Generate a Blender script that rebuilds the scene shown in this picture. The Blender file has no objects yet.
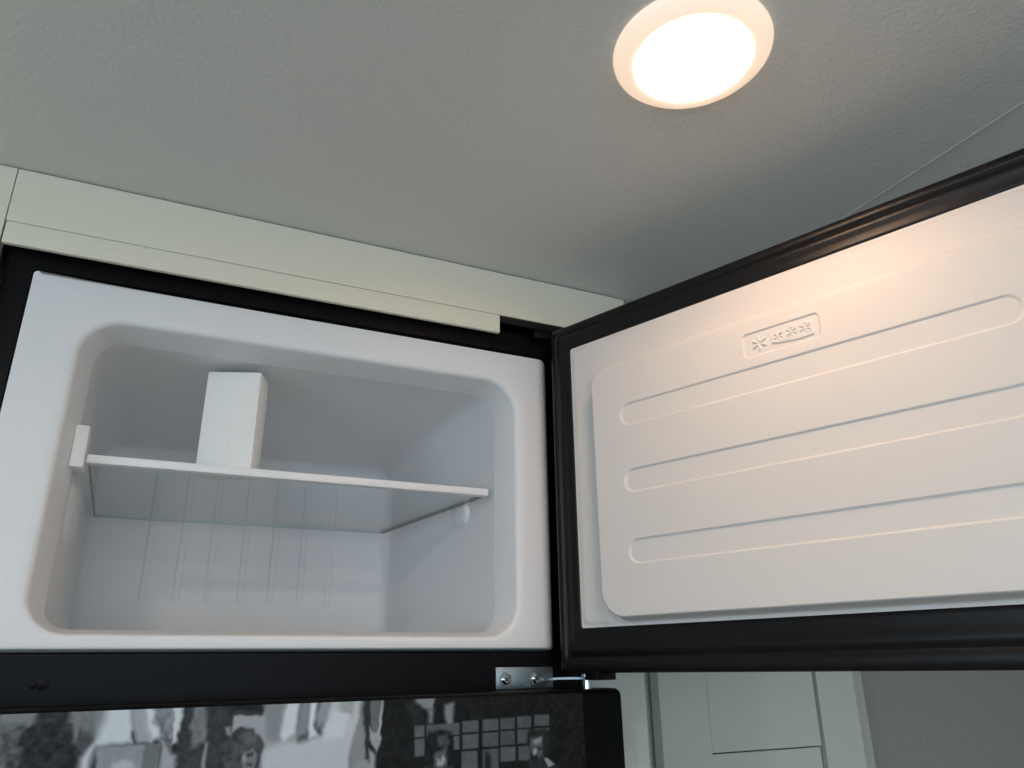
import bpy, bmesh, math
import numpy as np
from mathutils import Vector, Matrix
# z = 0 is the photographer's eye height; the floor lies 1.55 m below it.
FLOOR = -1.55
ZC = 0.475                       # ceiling
C = bpy.context.scene.collection
scene = bpy.context.scene

# ---------------------------------------------------------------- camera
cam_d = bpy.data.cameras.new('camera')
cam = bpy.data.objects.new('camera', cam_d)
C.objects.link(cam)
scene.camera = cam
F_PX, YAW, PITCH, ROLL = 753.97, 0.4403, 0.3605, -0.0121
cam_d.sensor_fit = 'HORIZONTAL'
cam_d.sensor_width = 36.0
cam_d.lens = F_PX / 1024.0 * 36.0
cam_d.clip_start = 0.02
fwd = Vector((math.sin(YAW)*math.cos(PITCH), math.cos(YAW)*math.cos(PITCH), math.sin(PITCH)))
rgt = Vector((math.cos(YAW), -math.sin(YAW), 0))
upv = rgt.cross(fwd)
r2 = rgt*math.cos(ROLL) + upv*math.sin(ROLL)
u2 = -rgt*math.sin(ROLL) + upv*math.cos(ROLL)
M = Matrix((r2, u2, -fwd)).transposed().to_4x4()
M.translation = Vector((0.1735, -0.7894, 0.0))
cam.matrix_world = M

# ---------------------------------------------------------------- world, light, exposure
w = bpy.data.worlds.new('daylight')
scene.world = w
w.use_nodes = True
w.node_tree.nodes['Background'].inputs['Color'].default_value = (0.63, 0.82, 1.0, 1)
w.node_tree.nodes['Background'].inputs['Strength'].default_value = 3.0
scene.view_settings.view_transform = 'Standard'
scene.view_settings.look = 'None'
scene.view_settings.exposure = 0.27
scene.view_settings.gamma = 1.0
scene.view_settings.use_curve_mapping = False
LENS_STRENGTH = 43.0              # glow of each ceiling puck light
LENS_COLOR = (1.0, 0.64, 0.40)
FILL_STRENGTH = 190.0            # cooler fill pucks, added out of view further back in the room
FILL_COLOR = (1.0, 0.87, 0.76)

def portal(name, loc, rot, sx, sy):
    l = bpy.data.lights.new(name, 'AREA')
    l.shape = 'RECTANGLE'; l.size = sx; l.size_y = sy
    l.cycles.is_portal = True
    o = bpy.data.objects.new(name, l)
    o.location = loc; o.rotation_euler = rot
    C.objects.link(o)
    return o
# daylight enters through the two windows of the room behind the photographer
XL, XR, YB, YF = -1.30, 1.75, -2.60, 0.75     # room extents
WIN_L = (-2.0, -0.75, -0.40, 0.32)            # on the left wall: y0, y1, z0, z1
WIN_B = (-0.7, 0.8, -0.40, 0.30)              # on the back wall: x0, x1, z0, z1
portal('window_daylight', (XL-.02, (WIN_L[0]+WIN_L[1])/2, (WIN_L[2]+WIN_L[3])/2), (0, -math.pi/2, 0), WIN_L[3]-WIN_L[2], WIN_L[1]-WIN_L[0])
portal('window_daylight', ((WIN_B[0]+WIN_B[1])/2, YB-.02, (WIN_B[2]+WIN_B[3])/2), (math.pi/2, 0, 0), WIN_B[1]-WIN_B[0], WIN_B[3]-WIN_B[2])

# ---------------------------------------------------------------- materials
def srgb(r, g, b):
    f = lambda c: (c/255/12.92) if c/255 <= .04045 else ((c/255+.055)/1.055)**2.4
    return (f(r), f(g), f(b), 1)
MATS = {}
def mat(name, col, rough=.5, metal=0, spec=.5, bump=0, scale=100, detail=4, vary=0, stretch=None, coat=0):
    m = bpy.data.materials.new(name); m.use_nodes = True
    nt = m.node_tree; b = nt.nodes['Principled BSDF']
    b.inputs['Base Color'].default_value = col
    b.inputs['Roughness'].default_value = rough
    b.inputs['Metallic'].default_value = metal
    b.inputs['Specular IOR Level'].default_value = spec
    b.inputs['Coat Weight'].default_value = coat
    tc = nt.nodes.new('ShaderNodeTexCoord')
    src = tc.outputs['Object']
    if stretch:
        mp = nt.nodes.new('ShaderNodeMapping'); mp.inputs['Scale'].default_value = stretch
        nt.links.new(src, mp.inputs['Vector']); src = mp.outputs['Vector']
    n = nt.nodes.new('ShaderNodeTexNoise')
    n.inputs['Scale'].default_value = scale; n.inputs['Detail'].default_value = detail
    nt.links.new(src, n.inputs['Vector'])
    if bump:
        bp = nt.nodes.new('ShaderNodeBump'); bp.inputs['Strength'].default_value = bump
        bp.inputs['Distance'].default_value = .001
        nt.links.new(n.outputs['Fac'], bp.inputs['Height'])
        nt.links.new(bp.outputs['Normal'], b.inputs['Normal'])
    if vary:
        mx = nt.nodes.new('ShaderNodeMix'); mx.data_type = 'RGBA'
        mx.inputs['A'].default_value = tuple(c*(1-vary) for c in col[:3]) + (1,)
        mx.inputs['B'].default_value = tuple(min(1, c*(1+vary)) for c in col[:3]) + (1,)
        nt.links.new(n.outputs['Fac'], mx.inputs['Factor'])
        nt.links.new(mx.outputs['Result'], b.inputs['Base Color'])
    MATS[name] = m
    return m
mat('ceiling_vinyl', srgb(218,218,214), .42, spec=.4, bump=1.0, scale=230, detail=5, vary=.04)
mat('wall_vinyl', srgb(215,215,210), .6, bump=.1, scale=200)
mat('floor_vinyl', srgb(185,178,165), .5, vary=.2, scale=6)
mat('woven_wall', srgb(163,163,158), .85, spec=.2, bump=.9, scale=420, detail=3, vary=.34, stretch=(.30,.30,1.5))
mat('cream_laminate', srgb(238,232,212), .45, bump=.06, scale=400, vary=.01)
mat('grey_laminate', srgb(217,221,212), .45, bump=.06, scale=400, vary=.01)
mat('grey_moulding', srgb(190,195,187), .5)
mat('dark_edge', srgb(80,74,66), .8)
mat('slot_grey', srgb(70,70,64), .8)
mat('seam_light', srgb(205,205,200), .5)
mat('white_liner', srgb(232,233,234), .50, spec=.4, bump=.02, scale=60)
mat('door_liner', srgb(224,220,216), .50, spec=.4, bump=.02, scale=60)
mat('black_plastic', srgb(7,7,10), .42, spec=.13, bump=.03, scale=300)
mat('black_gasket', srgb(15,13,15), .36, spec=.32)
mat('black_door', srgb(5,5,6), .45, spec=.12)
mat('glass_edge', srgb(185,212,218), .2)
mat('glass_side', srgb(70,95,102), .2)
mat('trim_white', srgb(240,240,240), .4)
mat('steel', srgb(150,163,168), .42, metal=1, bump=.05, scale=200)
mat('steel_bright', srgb(220,225,230), .18, metal=1)
mat('foam', srgb(246,247,243), .85, spec=.2, bump=1.0, scale=330, detail=2, vary=.05)

def glass_mat(name, tint, refl=.08):
    m = bpy.data.materials.new(name); m.use_nodes = True
    nt = m.node_tree; nt.nodes.remove(nt.nodes['Principled BSDF'])
    out = nt.nodes['Material Output']
    t = nt.nodes.new('ShaderNodeBsdfTransparent'); t.inputs['Color'].default_value = tint
    g = nt.nodes.new('ShaderNodeBsdfGlossy'); g.inputs['Roughness'].default_value = .03
    fr = nt.nodes.new('ShaderNodeFresnel'); fr.inputs['IOR'].default_value = 1.45
    mx = nt.nodes.new('ShaderNodeMixShader')
    # same reflectance from either side of the pane
    ge = nt.nodes.new('ShaderNodeNewGeometry'); mp = nt.nodes.new('ShaderNodeMapRange')
    mp.inputs['To Min'].default_value = 1.45; mp.inputs['To Max'].default_value = 1/1.45
    nt.links.new(ge.outputs['Backfacing'], mp.inputs['Value']); nt.links.new(mp.outputs['Result'], fr.inputs['IOR'])
    nt.links.new(fr.outputs[0], mx.inputs[0]); nt.links.new(t.outputs[0], mx.inputs[1]); nt.links.new(g.outputs[0], mx.inputs[2])
    nt.links.new(mx.outputs[0], out.inputs['Surface'])
    MATS[name] = m
glass_mat('shelf_glass', (.975,.992,.996,1))
def emit_mat(name, col, s):
    m = bpy.data.materials.new(name); m.use_nodes = True
    b = m.node_tree.nodes['Principled BSDF']
    b.inputs['Base Color'].default_value = (.9,.88,.85,1)
    b.inputs['Emission Color'].default_value = (*col, 1); b.inputs['Emission Strength'].default_value = s
    MATS[name] = m
emit_mat('lamp_lens', LENS_COLOR, LENS_STRENGTH)
emit_mat('fill_lens', FILL_COLOR, FILL_STRENGTH)
emit_mat('lamp_bezel', (1.0,.70,.46), .56)       # translucent ring, lit from within by the same lamp
emit_mat('lens_rim', (1.0,.80,.55), 1.6)
m = mat('printed_photo', (.5,.5,.5,1), .4, spec=.12)
at = m.node_tree.nodes.new('ShaderNodeVertexColor'); at.layer_name = 'print'
m.node_tree.links.new(at.outputs['Color'], m.node_tree.nodes['Principled BSDF'].inputs['Base Color'])

# ---------------------------------------------------------------- helpers
def link(name, me, material, parent=None, smooth=False, angle=None):
    o = bpy.data.objects.new(name, me); C.objects.link(o)
    if material: me.materials.append(MATS[material])
    if parent: o.parent = parent
    if smooth:
        for p in me.polygons: p.use_smooth = True
        if angle: me.set_sharp_from_angle(angle=math.radians(angle))
    return o
def from_bm(name, bm, material, parent=None, smooth=False, angle=35):
    bmesh.ops.recalc_face_normals(bm, faces=bm.faces[:])
    me = bpy.data.meshes.new(name); bm.to_mesh(me); bm.free()
    return link(name, me, material, parent, smooth, angle)
def box_bm(bm, x0, x1, y0, y1, z0, z1, bevel=0, seg=2):
    vs = [bm.verts.new((x, y, z)) for x in (x0,x1) for y in (y0,y1) for z in (z0,z1)]
    fs = [(0,1,3,2),(4,6,7,5),(0,4,5,1),(2,3,7,6),(0,2,6,4),(1,5,7,3)]
    faces = [bm.faces.new([vs[i] for i in f]) for f in fs]
    if bevel:
        ed = list({e for f in faces for e in f.edges})
        bmesh.ops.bevel(bm, geom=ed, offset=bevel, segments=seg, affect='EDGES', profile=.5)
def box(name, dims, material, parent=None, bevel=0, seg=2):
    bm = bmesh.new(); box_bm(bm, *dims, bevel=bevel, seg=seg)
    return from_bm(name, bm, material, parent, bool(bevel))
def rr(x0, x1, z0, z1, r, y, n=8):
    """rounded rectangle in the xz plane; r = one radius or (bl, br, tr, tl)"""
    if not isinstance(r, (tuple, list)): r = (r,)*4
    out = []
    for (cx, cz, sx, sz, a0, q) in ((x0,z0,1,1,180,r[0]),(x1,z0,-1,1,270,r[1]),(x1,z1,-1,-1,0,r[2]),(x0,z1,1,-1,90,r[3])):
        for k in range(n+1):
            a = math.radians(a0 + 90*k/n)
            out.append((cx+sx*q+q*math.cos(a), y, cz+sz*q+q*math.sin(a)))
    return out
def loft(bm, loops, cap_start=False, cap_end=False):
    L = [[bm.verts.new(p) for p in lp] for lp in loops]
    n = len(L[0])
    for a, b in zip(L, L[1:]):
        for i in range(n):
            bm.faces.new((a[i], a[(i+1)%n], b[(i+1)%n], b[i]))
    if cap_start: bm.faces.new(L[0])
    if cap_end: bm.faces.new(L[-1][::-1])
def cyl(bm, p0, p1, r0, r1=None, n=20):
    r1 = r0 if r1 is None else r1
    p0, p1 = Vector(p0), Vector(p1); d = (p1-p0).normalized()
    a = d.orthogonal().normalized(); b = d.cross(a)
    L = []
    for p, r in ((p0, r0), (p1, r1)):
        L.append([p + a*r*math.cos(2*math.pi*k/n) + b*r*math.sin(2*math.pi*k/n) for k in range(n)])
    loft(bm, L, True, True)
def lathe(bm, prof, n=64):
    """profile of (radius, z), around z"""
    L = [[(r*math.cos(2*math.pi*k/n), r*math.sin(2*math.pi*k/n), z) for k in range(n)] for r, z in prof]
    loft(bm, L, True, True)
def empty(name, loc, label=None, cat=None, group=None, rot=None):
    o = bpy.data.objects.new(name, None); C.objects.link(o)
    o.location = loc; o.empty_display_size = .05
    if rot: o.rotation_euler = rot
    tag(o, label, cat, group)
    return o
def tag(o, label=None, cat=None, group=None):
    if label: o['label'] = label
    if cat: o['category'] = cat
    if group: o['group'] = group
def struct(o):
    o['kind'] = 'structure'; return o

# ---------------------------------------------------------------- the room
struct(box('ceiling', (XL-.05, XR+.05, YB-.05, YF+.05, ZC, ZC+.04), 'ceiling_vinyl'))
struct(box('floor', (XL-.05, XR+.05, YB-.05, YF+.05, FLOOR-.04, FLOOR), 'floor_vinyl'))
def wall_hole(name, dims, hole, axis, material):
    """wall slab with a window opening; hole = (a0, a1, z0, z1) along the wall"""
    x0,x1,y0,y1,z0,z1 = dims; a0,a1,h0,h1 = hole
    bm = bmesh.new()
    if axis == 'y':
        for d in ((x0,x1,y0,a0,z0,z1),(x0,x1,a1,y1,z0,z1),(x0,x1,a0,a1,z0,h0),(x0,x1,a0,a1,h1,z1)): box_bm(bm, *d)
    else:
        for d in ((x0,a0,y0,y1,z0,z1),(a1,x1,y0,y1,z0,z1),(a0,a1,y0,y1,z0,h0),(a0,a1,y0,y1,h1,z1)): box_bm(bm, *d)
    return struct(from_bm(name, bm, material))
wall_hole('wall_left', (XL-.04, XL, YB-.05, YF+.05, FLOOR, ZC), WIN_L, 'y', 'wall_vinyl')
wall_hole('wall_back', (XL, XR, YB-.04, YB, FLOOR, ZC), WIN_B, 'x', 'wall_vinyl')
struct(box('wall_front', (XL, XR, YF, YF+.04, FLOOR, ZC), 'wall_vinyl'))
struct(box('wall_right', (XR, XR+.04, YB-.05, YF+.05, FLOOR, ZC), 'wall_vinyl'))
# joint strip between two ceiling sheets
struct(box('trim_1', (.8290, .8320, -1.60, .117, ZC-.0016, ZC+.002), 'seam_light'))
# ---------------------------------------------------------------- refrigerator
fridge = empty('refrigerator', (.3125, .3, FLOOR), 'black two-door refrigerator with open white freezer compartment on top', 'refrigerator')
def under(o, parent):                      # parent while the mesh keeps world coordinates
    o.parent = parent
    o.matrix_parent_inverse = Matrix.Translation(parent.location).inverted()
    return o
bpy.context.view_layer.update()
FX0, FX1, FZT = .002, .625, .4010
WX0, WX1, WZ0, WZ1 = .0276, .6040, .0170, .3718   # white front frame
# black cabinet shell: outer skin, rounded front edge, opening for the liner
bm = bmesh.new()
zb = FLOOR + .04
def fr(inset, y, r): return rr(FX0+inset, FX1-inset, zb+inset, FZT-inset, r, y, 4)
def inn(e, y): return rr(WX0-e, WX1+e, WZ0-e, WZ1+e, .004, y, 4)
loft(bm, [fr(0,.62,.006), fr(0,.006,.006), fr(.0015,.0015,.006), fr(.006,0,.006), inn(.0012,0), inn(.0008,.008), inn(.0008,.06)], cap_start=True)
cab = under(from_bm('cabinet_shell', bm, 'black_plastic', None, True), fridge)

# freezer liner: white frame, rolled lip, flared chamfer, cavity
bm = bmesh.new()
def q(x0,x1,z0,z1,r,y): return rr(x0,x1,z0,z1,r,y,12)
RIM = (.0772, .5510, .0312, .3310)
INN = (.0893, .5395, .0380, .3240)
RR, RI = (.036,.038,.042,.040), (.020,.022,.032,.028)
def mix(t, A=RIM, B=INN): return tuple(a+(b-a)*t for a, b in zip(A, B))
def mr(t): return tuple(a+(b-a)*t for a, b in zip(RR, RI))
loops = [q(WX0,WX1,WZ0,WZ1,.0035,.045), q(WX0,WX1,WZ0,WZ1,.0035,.036),
         [(x, (.033 if x > .5 else .0012), z) for x, _, z in q(WX0+.0002,WX1-.0001,WZ0+.0002,WZ1-.0002,.0035,0)]]
for dx, y, o_ in ((.0002,.0300,.0006),(.0012,.0230,.0010),(.0035,.0160,.0014),(.0070,.0095,.0020),(.0110,.0048,.0026),(.0155,.0016,.0032),(.0200,-.0003,.0040),(.0240,-.0010,.0050)):
    lp = q(WX0+o_, WX1-dx, WZ0+o_, WZ1-o_, .0040, -.0008)
    # only the hinge side of the frame rolls back
    loops.append([(x, (y if x > .5 else -.0008), z) for x, _, z in lp])
loops += [q(*(lambda e: (RIM[0]-e, RIM[1]+e, RIM[2]-e*.35, RIM[3]+e))(.010), tuple(r+.006 for r in RR), -.001)]
loops += [q(*(lambda e: (RIM[0]-e, RIM[1]+e, RIM[2]-e*.5, RIM[3]+e))(.003), tuple(r+.002 for r in RR), -.0007)]
loops += [q(*mix(.08), mr(.08), .001), q(*mix(.22), mr(.2), .005), q(*mix(.95), mr(.95), .040), q(*mix(.99), mr(1), .0425), q(*mix(1), mr(1), .0435), q(*mix(1), mr(1), .0445)]
YBK = .370
BK = (.0890, .5000, .0330, .2960)
loops.append(q(INN[0], INN[1]-.0003, INN[2]-.0035, INN[3]+.0005, mr(1), .050))
def bx(t, e=0):
    c = mix(t, INN, BK); return (c[0]+e, c[1]-e, c[2]+e, c[3]-e)
loops += [q(*bx(.5), (.033,.033,.033,.034), .20), q(*bx(.93), (.030,.030,.032,.034), .345)]
for k in range(1, 7):
    a = math.radians(15*k); e = .022*(1-math.cos(a)); y = .348+.022*math.sin(a)
    loops.append(q(*bx(.94, e), max(.03-e*.8,.01), y))
loft(bm, loops, cap_end=True)
liner = under(from_bm('freezer_liner', bm, 'white_liner', None, True, 60), fridge)
liner['label'] = 'glossy white freezer liner with rounded opening and deep cavity'
# seven raised vertical ribs pressed into the back wall
for px in (.1665, .2085, .2485, .2915, .3325, .3735, .4140):
    bm = bmesh.new()
    h = .0052
    prof = [(-h, .0005), (-h*.85, -.0010), (-h*.5, -.0015), (h*.5, -.0015), (h*.85, -.0010), (h, .0005)]
    z0, z1 = .092, .262
    L = []
    for z, s in ((z0-.004, .35), (z0-.002, .8), (z0+.001, 1), (z1-.001, 1), (z1+.004, .4)):
        L.append([bm.verts.new((px+x*s, YBK+(y if s == 1 else y*s+.0003), z)) for x, y in prof])
    for a, b in zip(L, L[1:]):
        for i in range(len(prof)-1): bm.faces.new((a[i], a[i+1], b[i+1], b[i]))
    bm.faces.new(L[0]); bm.faces.new(L[-1][::-1])
    r = from_bm('rib', bm, 'white_liner', liner, True, 60)
# moulded shelf rests: a low swelling across the back wall and a boss on each side wall
def blob(name, c, s, parent, n=24, mt='white_liner'):
    bm = bmesh.new(); bmesh.ops.create_uvsphere(bm, u_segments=n, v_segments=n//2, radius=1)
    for v in bm.verts:
        p = [math.copysign(abs(k)**.85, k) for k in v.co]
        v.co = Vector((c[0]+p[0]*s[0], c[1]+p[1]*s[1], c[2]+p[2]*s[2]))
    return from_bm(name, bm, mt, parent, True, 80)
blob('shelf_rest', (.0800, .115, .158), (.0160, .062, .046), liner)
blob('shelf_rest', (.5300, .130, .187), (.0070, .026, .016), liner)

# lower hinge on the black rail, seven mm thick steel
hinge = box('hinge_plate', (.5213, .590, -.0022, .0, -.0214, .0012), 'steel', None, .0010)
under(hinge, fridge); hinge['label'] = 'zinc plated steel hinge bracket with two screws'
def part_of(o, parent):
    o.parent = parent; o.matrix_parent_inverse = Matrix.Identity(4); return o
for sx, sz in ((.5329, -.0112), (.5690, -.0108)):
    bm = bmesh.new()
    cyl(bm, (sx,-.0022,sz), (sx,-.0034,sz), .0072, .0066, 24)
    cyl(bm, (sx,-.0034,sz), (sx,-.0056,sz), .0056, .0034, 24)
    o = from_bm('hinge_screw', bm, 'steel_bright', hinge, True)
    bm = bmesh.new()
    for a in (math.pi/4, -math.pi/4):
        d = Vector((math.cos(a), 0, math.sin(a))); e = Vector((-math.sin(a), 0, math.cos(a)))
        vs = [Vector((sx,-.0058,sz))+d*u*.0030+e*v*.0007 for u, v in ((-1,-1),(1,-1),(1,1),(-1,1))]
        bot = [v+Vector((0,.0012,0)) for v in vs]
        loft(bm, [vs, bot], True, True)
    from_bm('screw_slot', bm, 'slot_grey', hinge)  # dark grey bars for the cross slot
# cranked arm: a strip leaving the plate, dropping forward and running level to the pin
bm = bmesh.new()
path = [(.5560,-.0015,-.0165), (.5625,-.012,-.0185), (.5660,-.020,-.0165), (.5700,-.030,-.0112), (.5760,-.034,-.0106), (.6070,-.045,-.0106)]
L = []
for i, p in enumerate(path):
    wdt = .010
    L.append([(p[0]-wdt*.5, p[1]+wdt*.45, p[2]-.0014), (p[0]+wdt*.1, p[1]-wdt*.5, p[2]-.0011),
              (p[0]+wdt*.1, p[1]-wdt*.5, p[2]+.0011), (p[0]-wdt*.5, p[1]+wdt*.45, p[2]+.0011)])
loft(bm, L, True, True)
from_bm('hinge_arm', bm, 'steel', hinge, True, 40)
bm = bmesh.new()
cyl(bm, (.6075,-.045,-.0225), (.6075,-.045,-.0062), .0034)
cyl(bm, (.6075,-.045,-.0225), (.6075,-.045,-.0140), .0044)
cyl(bm, (.6075,-.045,-.0092), (.6075,-.045,-.0072), .0054)
from_bm('hinge_pin', bm, 'steel_bright', hinge, True)
# small plug in the black rail, lower left
bm = bmesh.new(); cyl(bm, (.1035,.0002,-.0085), (.1035,-.0010,-.0085), .0056, .0015, 24)
under(from_bm('rail_plug', bm, 'black_plastic', None, True), fridge)
bm = bmesh.new(); cyl(bm, (.0965,0,-.0090), (.0965,-.0008,-.0090), .0030, .0010, 16)
under(from_bm('rail_plug', bm, 'black_plastic', None, True), fridge)
# upper hinge cover at the right end of the top rail
o = under(box('hinge_cover', (.572, .622, -.012, .004, .392, .4045), 'black_plastic', None, .004), fridge)

# ---------------------------------------------------------------- freezer door, swung open about 111 degrees
ANG = -1.2001
DXA, DX, DZ0, DZ1 = -.0070, .5830, -.0055, .3935
door = None
bm = bmesh.new()
def dr(i, y, r): return rr(DXA+i, DX-i, DZ0+i, DZ1-i, r, y, 5)
loft(bm, [dr(.0012,.0005,.005), dr(0,.0025,.006), dr(0,.034,.006), dr(.002,.042,.007), dr(.008,.0485,.009), dr(.02,.051,.014)], True, True)
door = from_bm('freezer_door', bm, 'black_plastic', None, True, 50)
door['label'] = 'freezer door swung wide open, black outside with white ribbed inner panel'
door.matrix_world = Matrix.Translation((.5868, -.0367, 0)) @ Matrix.Rotation(ANG, 4, 'Z')
bpy.context.view_layer.update()
mw = door.matrix_world.copy()
door.parent = fridge; door.matrix_parent_inverse = fridge.matrix_world.inverted(); door.matrix_world = mw
# gasket frame: ridges run all round between the cap and the white panel
LX0, LX1, LZ0, LZ1 = .0252, .5580, .0388, .3600
bm = bmesh.new()
def gk(t, y):
    return rr(DXA+.0012+(LX0-DXA-.0012)*t, DX-.0012+(LX1-DX+.0012)*t, DZ0+.0012+(LZ0-DZ0-.0012)*t, DZ1-.0012+(LZ1-DZ1+.0012)*t, .005, y, 4)
gp = [(0,.0006),(.03,-.0006),(.10,-.0016),(.20,-.0018),(.27,-.0015),(.30,-.0004),(.33,.0000),(.36,-.0008),(.41,-.0026),(.50,-.0034),(.58,-.0030),(.66,-.0020),(.76,-.0014),(.90,-.0012),(.97,-.0010),(1.0,.0004),(1.0,.003)]
loft(bm, [gk(t, y) for t, y in gp])
from_bm('door_gasket', bm, 'black_gasket', door, True, 50)
# hinge bushing under the door corner
o = box('hinge_bushing', (.0262, .0438, -.0005, .030, -.0125, .004), 'black_plastic', door, .0008)

# white inner panel as a fine relief: raised plateau, three long grooves, the four-star emblem
def sd_box(X, Z, x0, x1, z0, z1, r):
    cx, cz, hx, hz = (x0+x1)/2, (z0+z1)/2, (x1-x0)/2, (z1-z0)/2
    qx, qz = np.abs(X-cx)-hx+r, np.abs(Z-cz)-hz+r
    return np.sqrt(np.maximum(qx,0)**2+np.maximum(qz,0)**2)+np.minimum(np.maximum(qx,qz),0)-r
def sst(d, w):          # 1 inside, 0 outside, smooth over w
    t = np.clip(.5-d/w, 0, 1); return t*t*(3-2*t)
def sd_seg(X, Z, ax, az, bx_, bz):
    dx, dz = bx_-ax, bz-az; t = np.clip(((X-ax)*dx+(Z-az)*dz)/(dx*dx+dz*dz), 0, 1)
    return np.hypot(X-ax-t*dx, Z-az-t*dz)
def lin(a, b, s): return list(np.linspace(a, b, max(2, int(round((b-a)/s))+1)))
EX0, EX1, EZ0, EZ1 = .2515, .3285, .2735, .3005
gx = np.array(sorted(set(np.round(lin(LX0,.055,.0025)+lin(.055,.070,.0006)+lin(.070,.125,.0012)+lin(.125,EX0,.003)+lin(EX0,EX1,.0004)+lin(EX1,.465,.003)+lin(.465,.509,.0012)+lin(.509,.526,.0006)+lin(.526,LX1,.0025), 6))))
gz = np.array(sorted(set(np.round(lin(LZ0,.075,.0006)+lin(.075,.092,.0015)+lin(.092,.122,.0004)+lin(.122,.165,.002)+lin(.165,.195,.0004)+lin(.195,.238,.002)+lin(.238,.268,.0004)+lin(.268,EZ0,.001)+lin(EZ0,EZ1,.0004)+lin(EZ1,LZ1,.001), 6))))
X, Z = np.meshgrid(gx, gz)
d = sd_box(X, Z, .0635, .5180, .0425, .3200, .030)
H = .017*sst(d+.002, .0055)                                   # steep sides
dt = np.clip((Z-.3110)/.010, 0, 1)                            # softer shoulder along the top
H = H - np.where(d < .0, .0050*dt*dt, 0)*sst(d+.002,.0055)
H += .0012*sst(sd_box(X, Z, LX0+.004, LX1-.004, LZ0+.004, LZ1-.004, .006), .004)
for zc in (.1085, .1805, .2525):
    H -= .0016*sst(sd_box(X, Z, .1055, .4780, zc-.0117, zc+.0117, .0110), .0022)
em = sst(sd_box(X, Z, .2530, .3272, .2755, .2992, .0042), .0014)
H -= .0016*em
def star(cx, cz, r, wd, turn=0.0):
    dd = np.full_like(X, 1.0)
    for k in range(6):
        a = math.radians(60*k+turn)
        dd = np.minimum(dd, sd_seg(X, Z, cx+.42*r*math.cos(a), cz+.42*r*math.sin(a), cx+r*math.cos(a), cz+r*math.sin(a)))
    return sst(dd-wd, .0009)
H += .0014*star(.2687, .2870, .0068, .0009, 30)
tp = np.clip((X-.2812)/(.3212-.2812), 0, 1)
half = .0042+.0034*np.sin(tp*2.3)
dp = np.maximum(np.maximum(.2812-X, X-.3212), np.abs(Z-.2868)-half)
H += .0016*sst(dp, .0012)
for sx_, r_ in ((.2880,.0042), (.3010,.0048), (.3140,.0052)):
    H -= .0014*star(sx_, .2872, r_, .0006, 30)
nz, nx = X.shape
co = np.stack([X, -H-.0005, Z], -1).reshape(-1, 3)
idx = np.arange(nz*nx).reshape(nz, nx)
F = np.stack([idx[:-1,:-1], idx[:-1,1:], idx[1:,1:], idx[1:,:-1]], -1).reshape(-1, 4)
def grid_mesh(name, co, F):
    me = bpy.data.meshes.new(name)
    me.vertices.add(len(co)); me.vertices.foreach_set('co', co.astype(np.float32).ravel())
    me.loops.add(F.size); me.loops.foreach_set('vertex_index', F.astype(np.int32).ravel())
    me.polygons.add(len(F)); me.polygons.foreach_set('loop_start', np.arange(0, F.size, 4, dtype=np.int32))
    me.update(calc_edges=True); me.validate()
    me.polygons.foreach_set('use_smooth', np.ones(len(F), bool)); me.update()
    return me
o = link('inner_panel', grid_mesh('inner_panel', co, F), 'door_liner', door)
o['label'] = 'white moulded inner door panel with three grooves and four-star frost emblem'

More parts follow.
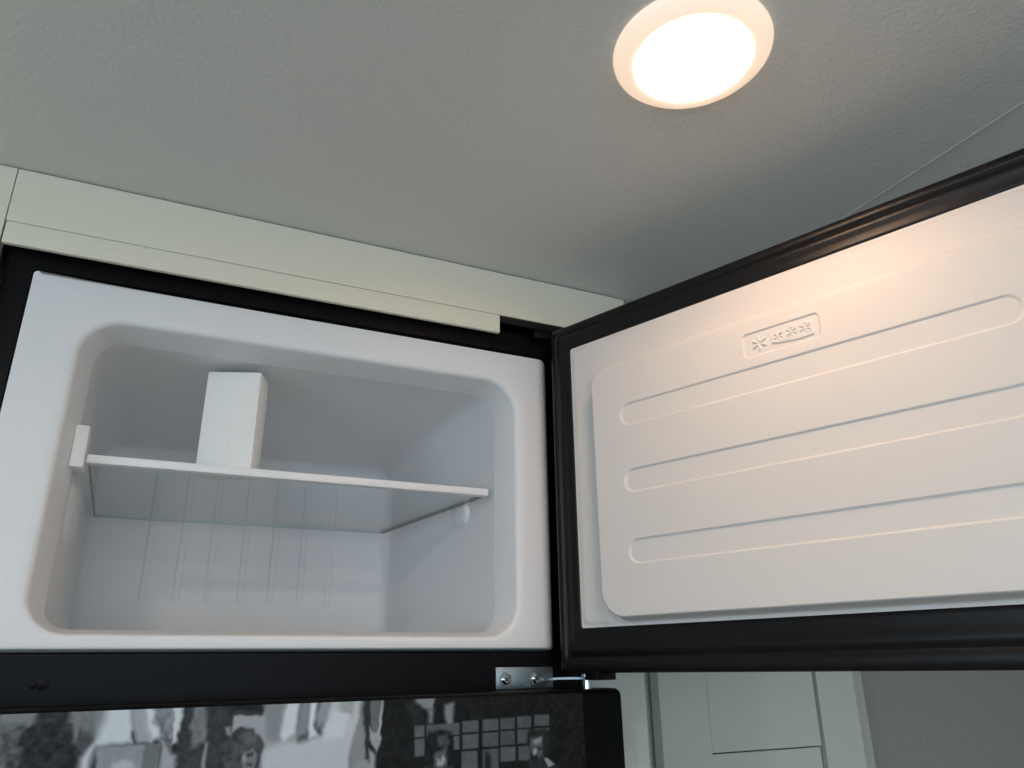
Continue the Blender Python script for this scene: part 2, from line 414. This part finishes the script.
# ---------------------------------------------------------------- lower door, closed, with the printed photograph
PY = -.058
bm = bmesh.new()
def ld(i, y, r): return rr(-.005+i, .6435-i, -1.42+i, -.0250-i, r, y, 5)
loft(bm, [ld(.004,-.008,.006), ld(0,-.012,.006), ld(0,-.050,.006), ld(.001,-.0545,.006), ld(.003,PY+.0006,.006), ld(.0045,PY,.006)], True, True)
ldoor = under(from_bm('lower_door', bm, 'black_door', None, True, 50), fridge)
LTILT = -.0075
ldoor.matrix_world = Matrix.Translation((.09,0,0)) @ Matrix.Rotation(LTILT, 4, 'Y') @ Matrix.Translation((-.09,0,0))
ldoor['label'] = 'closed lower door with a black and white photograph printed on it'
PRINT = [
(118,1.8,0,[47,-9,88.3,-9,99.2,1150,58.7,1150]),
(78,2.7,35,[49.2,9.4,64.1,5.8,75,22.3,78,1150,58.7,1150]),
(46,1.8,14,[75.5,-9,83.5,-9,93.1,2.6,96.8,16.2,96.7,23.3,104.4,28.6,95.4,39.2,91.2,1150,67.6,1150,64.5,28.6,65.8,14.9,72.1,6.1]),
(110,1.8,12,[92.6,-9,107.8,-9,110.9,9.7,107.7,23.8,99.4,23.4,96.2,12.7]),
(70,1.8,10,[102.9,11.5,109.3,16.8,107.1,28.7,102.1,31.3]),
(125,2.7,0,[106.4,-9,136.4,-9,135,14.2,118.9,24.3,110.7,16.8]),
(190,2.7,0,[122.2,-9,137.2,-9,143.2,25.5,116.4,26.3,113.2,40.2,114.1,1150,104.6,1150,106.5,32.9,116.3,17.1]),
(150,1.8,0,[135.8,-9,143.8,-9,151.7,13.4,156.3,25.3,144.7,25.5,139.9,12.9]),
(195,1.8,0,[143.8,-9,154.1,-9,158.9,12.2,164.6,21.3,154.6,23.8,150.2,13.3]),
(70,0.6,0,[139.6,15.9,143.2,25.5,144.7,25.5,141.1,15.9]),
(135,0.9,4,[116.4,26.3,160.9,26.3,161.8,43,160.6,1150,118.2,1150,117.3,40.5]),
(105,0.9,4,[150.5,25.8,160.9,26.3,161.8,43,160.6,1150,153.4,1150]),
(170,1.4,0,[129.5,38.3,136.3,36.6,143,38.4,145.7,42.1,149.1,1150,130.7,1150]),
(120,1.8,25,[153.3,-9,170.7,-9,171.9,30.5,166.7,25.8,160.8,15.2,154,9]),
(190,0.9,10,[169.2,-9,175.3,-9,177.4,27.1,171.4,26.8]),
(55,1.8,12,[176,-9,189.2,-9,189.6,27.6,182.7,32.5,176.2,29.2]),
(150,1.8,0,[160.1,21.1,165,24.3,172.4,34.2,181.3,33.9,185.7,44.4,187.2,1150,167.9,1150,162.9,30]),
(60,1.4,10,[175.3,33.6,183.6,28.1,194.8,25.6,196.4,45,196.3,1150,182.7,1150]),
(110,1.8,12,[186.1,-9,198.6,-9,196.9,24.2,185.7,32.6,183.6,16.1]),
(58,1.8,8,[192.3,-9,206.5,-9,214.2,3.5,217.4,25.1,215.1,46,214.7,1150,202.4,1150,197.4,28]),
(140,1.1,0,[195.7,27.2,198.1,27.3,203.9,1150,196.3,1150,195.4,42.7]),
(150,1.4,0,[217,6.7,239.9,8.2,249.9,-9,271.1,-9,277.6,1150,243.2,1150,242.2,30.1,232.9,19.7,223,17.7,215.4,21.2]),
(128,1.8,0,[239,-9,258.3,-9,255.2,28.4,245.2,27.9]),
(195,1.4,0,[261.7,-9,271.1,-9,268.2,23.4,259.5,30.1,256.6,25.3]),
(130,1.8,0,[272,-9,280.7,-9,279.5,26.3,269.4,27.4]),
(200,1.4,0,[280.7,-9,287.7,-9,284.9,18.6,289,26.7,281.5,29.5,279.7,18.4]),
(178,2.7,0,[290.3,-9,328.3,-9,324.4,25.8,318.5,45.6,317,1150,243.2,1150,242.7,35.5,258.7,30.9,278.9,29.4,292.3,24.5]),
(140,1.8,0,[291.2,-9,301,-9,295,14.1,287.8,22.7,285.3,12.2]),
(150,1.8,3,[304.6,-9,320,-9,318.1,11.7,307.1,9.7]),
(192,1.8,0,[301.5,6.2,316.3,11.6,310.3,29.2,295.4,30.2,292.1,22.1]),
(130,1.8,0,[327.1,9.5,331.9,30.2,332.9,1150,317,1150,317.9,36,323.9,17.6]),
(60,0.7,0,[216.6,3.5,238.8,5,238.3,8.2,217,6.7,215.4,21.2,213.5,18.9]),
(125,0.9,0,[210.1,16.4,214.8,15.9,216.4,22.8,211.6,22.6]),
(72,1.4,16,[217.1,22.1,223.1,18.5,232.8,18.1,239.9,23.8,242.2,30.8,239.9,39.9,239.1,47.4,241.6,1150,214.7,1150,210.6,33.9,212.8,26.4]),
(88,1.4,8,[223.6,23.1,231.4,20.4,236.8,26,235.9,32.1,227.4,28.6]),
(112,0.9,0,[227.5,37,235.2,33.6,238.1,38.3,238.3,47.4,240,1150,230.4,1150]),
(135,0.7,0,[226.9,38.5,230.1,38.6,230.7,43.9,227.5,43.8]),
(62,0.7,0,[230,37.9,234.7,36.6,235,39.6,231.1,40.2]),
(70,0.7,0,[230.8,44.7,235.6,45,235.8,47.2,231,46.9]),
(55,0.7,0,[329.2,-9,332.9,-9,335.8,49.7,332.2,49.5]),
(100,0.9,5,[333.8,-9,346,-9,345,15.9,342.1,32.3,337.4,28.8,334.9,18]),
(165,0.6,0,[345.5,-9,346.9,-9,345.9,16,343.7,26.6,340.6,38.7,339.5,33.8,342.5,20.8]),
(150,0.9,8,[334.1,20.5,338.2,27.2,342.8,27.4,346.8,32.5,342.7,43.7,337.8,37,334.8,32]),
(150,1.4,0,[335.2,40.1,341,44.4,341.9,1150,334.7,1150]),
(38,1.4,4,[346.9,-9,563.7,-9,572,1150,343.7,1150,343.6,42.9,347.5,29.3,345.9,16]),
(140,0.7,0,[327.6,47.7,333,48,336.9,53,338.3,1150,324.1,1150,323.3,50.6]),
(125,1.8,0,[371.8,-9,398.4,-9,395.7,9.2,385.8,8.8,377.9,5.2]),
(40,0.9,0,[398.4,-9,407.5,-9,405.6,4.2,399.7,7.5,394.7,9.1]),
(48,1.8,3,[366.2,3.1,381.8,5.3,386.2,20,376.5,21.3,370.3,8.4]),
(115,1.4,0,[388.8,8.9,394.7,8.3,394.1,21.1,390.1,21]),
(120,1.4,0,[406.6,5.1,415.7,4.5,415,21.9,410,25.1,406.9,18.2]),
(92,0.5,5,[376.6,22.8,386.3,22.7,386.6,32.5,376.9,32.6]),
(92,0.5,5,[377,33.9,386.6,33.8,387.1,48.4,377.5,48.4]),
(88,0.5,5,[388.2,22.6,421.1,22.1,421.2,32.3,388.5,32.5]),
(95,0.5,5,[415.2,33.5,421.2,33.4,421.4,44.9,415.4,44.9]),
(88,0.5,5,[424.1,20.9,440.5,20.7,440.6,30.7,424.2,30.9]),
(90,0.5,5,[424.2,32.6,440.6,32.5,440.6,44.9,424.4,45]),
(90,0.5,5,[423.4,47,439.6,47,439.7,63.9,423.6,63.8]),
(86,0.5,5,[444.7,20.4,461.5,20.2,461.4,30.3,444.7,30.4]),
(84,0.5,5,[444.7,32.2,461.4,32.1,461.4,44.2,444.7,44.3]),
(84,0.5,5,[444.8,46.4,461.4,46.4,461.3,65.2,444.8,65.1]),
(80,0.5,5,[463.6,20,479.2,19.8,479,29.8,463.6,29.9]),
(78,0.5,5,[463.6,31.7,479,31.5,478.9,43.9,463.5,43.9]),
(88,0.5,5,[463.5,45.6,479.4,45.6,479.2,58.2,463.4,58.1]),
(80,0.5,5,[481.9,19.3,497.2,19.1,497,29.5,481.7,29.6]),
(82,0.5,5,[481.7,31.1,494.8,31,494.5,43.4,481.5,43.4]),
(84,0.5,5,[482.6,45.7,495.5,45.7,495.3,58.4,482.4,58.3]),
(84,0.5,5,[500.6,18.8,517.3,18.6,517,28.6,500.3,28.7]),
(84,0.5,5,[500.3,31,516.9,30.8,516.8,34,500.2,34.1]),
(40,1.4,6,[390.4,29.4,402.1,27.4,412.1,29.5,415.3,38.2,414.5,50.8,408.7,57.1,403.4,1150,384.3,1150,387.9,45.2]),
(75,1.4,8,[399.3,33.2,409.2,31.9,411.3,38.8,406.4,43.6,400.5,40]),
(85,1.1,5,[396.7,46.5,408.4,42,408.7,57.1,409.2,1150,393.8,1150]),
(150,0.9,6,[399.7,50.8,402.7,53.4,405.6,48.6,407.6,52.1,404.8,56.9,405.4,1150,399.6,1150]),
(60,1.4,4,[384.3,1150,387.4,57.5,414.6,59.1,421,1150]),
(45,1.4,4,[446.8,48.2,453,51.1,455,1150,442.9,1150]),
(48,0.9,4,[492.5,33.8,500.2,31.4,513.6,31.1,516.8,35.7,514,53.4,507.2,59.2,497.5,56.9,495.5,46.3,491.2,44.3]),
(88,0.9,6,[495.7,39.2,508.9,38.1,509.7,48.8,507.3,57.5,499.6,58.8,495.4,51.6]),
(130,0.7,6,[497.8,41.1,508.9,39.8,507.6,44.2,501,45.7]),
(150,0.6,0,[498.7,49.1,502,48.4,501.9,54.6,498.6,53.5]),
(50,0.6,0,[502,47.5,508.7,47,508.6,49.6,503.1,50.2]),
(42,0.7,0,[496.4,55.1,504,55.5,503.8,62.5,497.3,62.2]),
(50,0.9,4,[493.1,58.4,510.5,57.7,523.6,65.4,533.6,1150,484,1150]),
(140,0.6,0,[509.5,56.7,514.9,57.9,521.4,64.4,514.7,65.8]),
]
us = np.arange(0, 557.6, .8); vs_ = np.concatenate([np.arange(0, 96, .7), np.arange(100, 1340, 12.)])
vfull = vs_
nu, nv = len(us), len(vs_)
U, V = np.meshgrid(us, vs_)
rng = np.random.default_rng(4)
def vnoise(s):
    g = rng.random((int(1340/s)+3, int(560/s)+3)); a, b = V/s, U/s
    i, j = a.astype(int), b.astype(int); fa, fb = a-i, b-j
    fa = fa*fa*(3-2*fa); fb = fb*fb*(3-2*fb)
    return (g[i,j]*(1-fa)*(1-fb)+g[i+1,j]*fa*(1-fb)+g[i,j+1]*(1-fa)*fb+g[i+1,j+1]*fa*fb)
N = (vnoise(5.)*.55+vnoise(2.4)*.45-.5)*2
W1 = (vnoise(7.)-.5)*5.5+(vnoise(3.)-.5)*2.5; W2 = (vnoise(6.)-.5)*5.0+(vnoise(2.7)-.5)*2.5
U0, V0 = U, V
def poly_alpha(P, blur, nz_=0):
    wf = 0 if blur <= .5 else (.75 if nz_ >= 10 else .3)
    U, V = U0+W1*wf, V0+W2*wf
    P = np.array(P).reshape(-1, 2); n = len(P)
    inside = np.zeros(U.shape, bool); dist = np.full(U.shape, 1e9)
    for k in range(n):
        (x0,y0), (x1,y1) = P[k], P[(k+1)%n]
        if y0 != y1:
            c = ((y0 > V) != (y1 > V)) & (U < (x1-x0)*(V-y0)/(y1-y0)+x0)
            inside ^= c
        dist = np.minimum(dist, sd_seg(U, V, x0, y0, x1+1e-6, y1))
    sd = np.where(inside, -dist, dist)
    return sst(sd, max(.9, blur*3.4))
G = np.full(U.shape, 40.0)
for g, blur, nz_, P in PRINT:
    a = poly_alpha(P, blur, nz_)
    G = G*(1-a) + (g + nz_*N)*a
G = np.clip(G + N*3, 8, 240)/255
PRINT_GAIN = 1.25
lin_ = np.where(G <= .04045, G/12.92, ((G+.055)/1.055)**2.4)
lin_ = np.maximum(lin_-.010, .0015)*PRINT_GAIN
col = np.stack([lin_*.90, lin_*1.0, lin_*1.07, np.ones_like(lin_)], -1).reshape(-1, 4)
co = np.stack([.037+U/1000, np.full_like(U, PY-.0003), -.0285-V/1000], -1).reshape(-1, 3)
idx = np.arange(nv*nu).reshape(nv, nu)
F = np.stack([idx[:-1,:-1], idx[1:,:-1], idx[1:,1:], idx[:-1,1:]], -1).reshape(-1, 4)
me = grid_mesh('photo_print', co, F)
ca = me.color_attributes.new('print', 'FLOAT_COLOR', 'POINT')
ca.data.foreach_set('color', np.clip(col, 0, 1).astype(np.float32).ravel())
o = link('photo_print', me, 'printed_photo', ldoor)
o['label'] = 'black and white printed photograph of people, trees and a paned window'

# ---------------------------------------------------------------- cupboard surround of the refrigerator
surround = empty('fridge_surround', (.35, .1, FLOOR), 'cream laminate cupboard facing above and around the refrigerator', 'cabinet')
BY = -.012
under(box('fascia_board', (-.0028, .7115, BY, BY+.019, .4143, ZC-.0012), 'cream_laminate', None, .0006, 1), surround)
o = under(box('dark_underside', (.5245, .7110, BY+.0008, BY+.0185, .4133, .4142), 'dark_edge'), surround)  # thin dark strip added below the fascia to darken its underside
o = under(box('filler_strip', (-.0020, .5242, BY, BY+.0055, .3900, .4137), 'cream_laminate', None, .0006, 1), surround)
o['label'] = 'narrow cream filler strip cut short at its right end'
under(box('stile', (-.100, -.0036, BY, BY+.019, FLOOR+.002, ZC-.0012), 'cream_laminate', None, .0006, 1), surround)
under(box('stile', (.636, .7115, .0, .018, FLOOR+.002, .4135), 'grey_laminate', None, .0006, 1), surround)
under(box('side_panel', (.694, .7105, .0185, .60, FLOOR+.002, ZC-.002), 'grey_laminate'), surround)
under(box('side_panel', (-.030, -.012, .008, .60, FLOOR+.002, ZC-.002), 'grey_laminate'), surround)
o = under(box('dark_backing', (-.0115, .693, .080, .0825, .4020, ZC-.002), 'black_plastic'), surround)  # black colour stands in for the unlit gap above the fridge
under(box('cupboard_face', (-.55, -.1008, BY, BY+.019, FLOOR+.002, ZC-.0012), 'cream_laminate', None, .0006, 1), surround)

# ---------------------------------------------------------------- wardrobe to the right, beyond the freezer door
WY = .12
ward = empty('wardrobe', (.96, .3, FLOOR), 'grey-green laminate wardrobe seen below the open freezer door', 'cabinet')
def wpart(name, x0, x1, y0, y1, z0, z1, m='grey_laminate', b=.0008):
    return under(box(name, (x0,x1,y0,y1,z0,z1), m, None, b, 1), ward)
TOPW = ZC-.002
wpart('side_panel', .7135, .800, WY+.022, .62, FLOOR+.002, TOPW)
wpart('carcass', .800, 1.170, WY+.030, .62, FLOOR+.002, TOPW)
wdoor = wpart('wardrobe_door', .8150, .8955, WY, WY+.020, FLOOR+.06, .30)   # left stile carries the rail and panels
def sub(name, x0, x1, y0, y1, z0, z1):
    o = box(name, (x0,x1,y0,y1,z0,z1), 'grey_laminate', None, .0008, 1)
    o.parent = wdoor
    return o
sub('door_rail', .8962, 1.0945, WY+.0004, WY+.020, -.1105, .03)
sub('door_panel', .8962, 1.0945, WY+.004, WY+.018, FLOOR+.07, -.1125)
sub('door_panel', .8962, 1.0945, WY+.004, WY+.018, .032, .29)
wpart('face_frame', 1.1020, 1.1775, WY, WY+.025, FLOOR+.002, TOPW)
wpart('corner_moulding', 1.1780, 1.2050, WY+.008, WY+.029, FLOOR+.002, TOPW, 'grey_moulding')
# woven grey wall panel beyond the wardrobe
struct(box('wall_far', (1.180, XR, WY+.03, WY+.05, FLOOR, ZC), 'woven_wall'))

# ---------------------------------------------------------------- glass shelf and foam block in the freezer
tilt = .0038
shelf = empty('glass_shelf', (.31, .20, .1984), 'clear glass freezer shelf with a white front trim', 'shelf', rot=(0, -tilt, 0))
ox, oy, oz = .31, .20, .196
bm = bmesh.new()
pts = [(.1015,.046), (.5300,.046), (.4870,.352), (.0935,.352)]
loft(bm, [[(x-ox, y-oy, .195-oz-.0015) for x, y in pts], [(x-ox, y-oy, .195-oz+.0020) for x, y in pts]], True, True)
from_bm('glass_pane', bm, 'shelf_glass', shelf)
bm = bmesh.new(); box_bm(bm, .0995-ox, .5312-ox, .040-oy, .052-oy, .1925-oz, .2012-oz, .0012)
from_bm('front_trim', bm, 'trim_white', shelf, True)
bm = bmesh.new(); box_bm(bm, .0945-ox, .4865-ox, .3525-oy, .3545-oy, .1932-oz, .1966-oz, .0005)
from_bm('rear_edge', bm, 'glass_edge', shelf, True)
for xa, xb, wb in ((.5300, .4850, .0050), (.1015, .0935, .0015)):
    bm = bmesh.new()
    lo = [(xa, .046), (xa+.0012, .046), (xb+wb, .352), (xb, .352)]
    loft(bm, [[(x-ox, y-oy, .195-oz-.0017) for x, y in lo], [(x-ox, y-oy, .195-oz+.0021) for x, y in lo]], True, True)
    from_bm('side_edge', bm, 'glass_side', shelf)
bm = bmesh.new(); box_bm(bm, .0865-ox, .0992-ox, .030-oy, .056-oy, .1850-oz, .2275-oz, .0018)
from_bm('shelf_clip', bm, 'trim_white', shelf, True)

th = math.radians(-21)
block = bmesh.new()
box_bm(block, -.0292, .0292, -.018, .018, 0, .1160, .0012)
o = from_bm('foam_block', block, 'foam', None, True)
o.matrix_world = Matrix.Translation((.2340, .0735, .1998)) @ Matrix.Rotation(th, 4, 'Z')
tag(o, 'white polystyrene foam block standing upright on the glass shelf', 'packing block')

# ---------------------------------------------------------------- ceiling puck light, and two more added out of view as fill
def puck(loc, label, lens='lamp_lens'):
    t = empty('ceiling_light', loc, label, 'light', 'round ceiling lights')
    bm = bmesh.new()
    lathe(bm, [(.030,.0), (.0640,.0), (.0645,-.0015), (.0640,-.0035), (.0610,-.0065), (.0540,-.0100), (.0500,-.0110), (.0485,-.0105), (.0480,-.0060)], 72)
    from_bm('bezel', bm, 'lamp_bezel', t, True, 60)
    bm = bmesh.new()
    lathe(bm, [(.0440,-.0070), (.0440,-.0120), (.0425,-.0130), (.0400,-.0134), (.0250,-.0138), (.0080,-.0142)], 72)
    from_bm('lens', bm, lens, t, True, 60)
    bm = bmesh.new()
    lathe(bm, [(.0478,-.0070), (.0478,-.0100), (.0468,-.0112), (.0450,-.0120), (.0441,-.0121), (.0441,-.0072)], 72)
    from_bm('lens_rim', bm, 'lens_rim', t, True, 60)
    return t
puck((.5180, -.4140, ZC), 'lit round white ceiling light above the open freezer door')
puck((-.20, -.98, ZC), 'added unseen fill light on the ceiling behind the photographer to the left', 'fill_lens')
puck((.60, -1.65, ZC), 'added unseen fill light on the ceiling behind the photographer to the right', 'fill_lens')
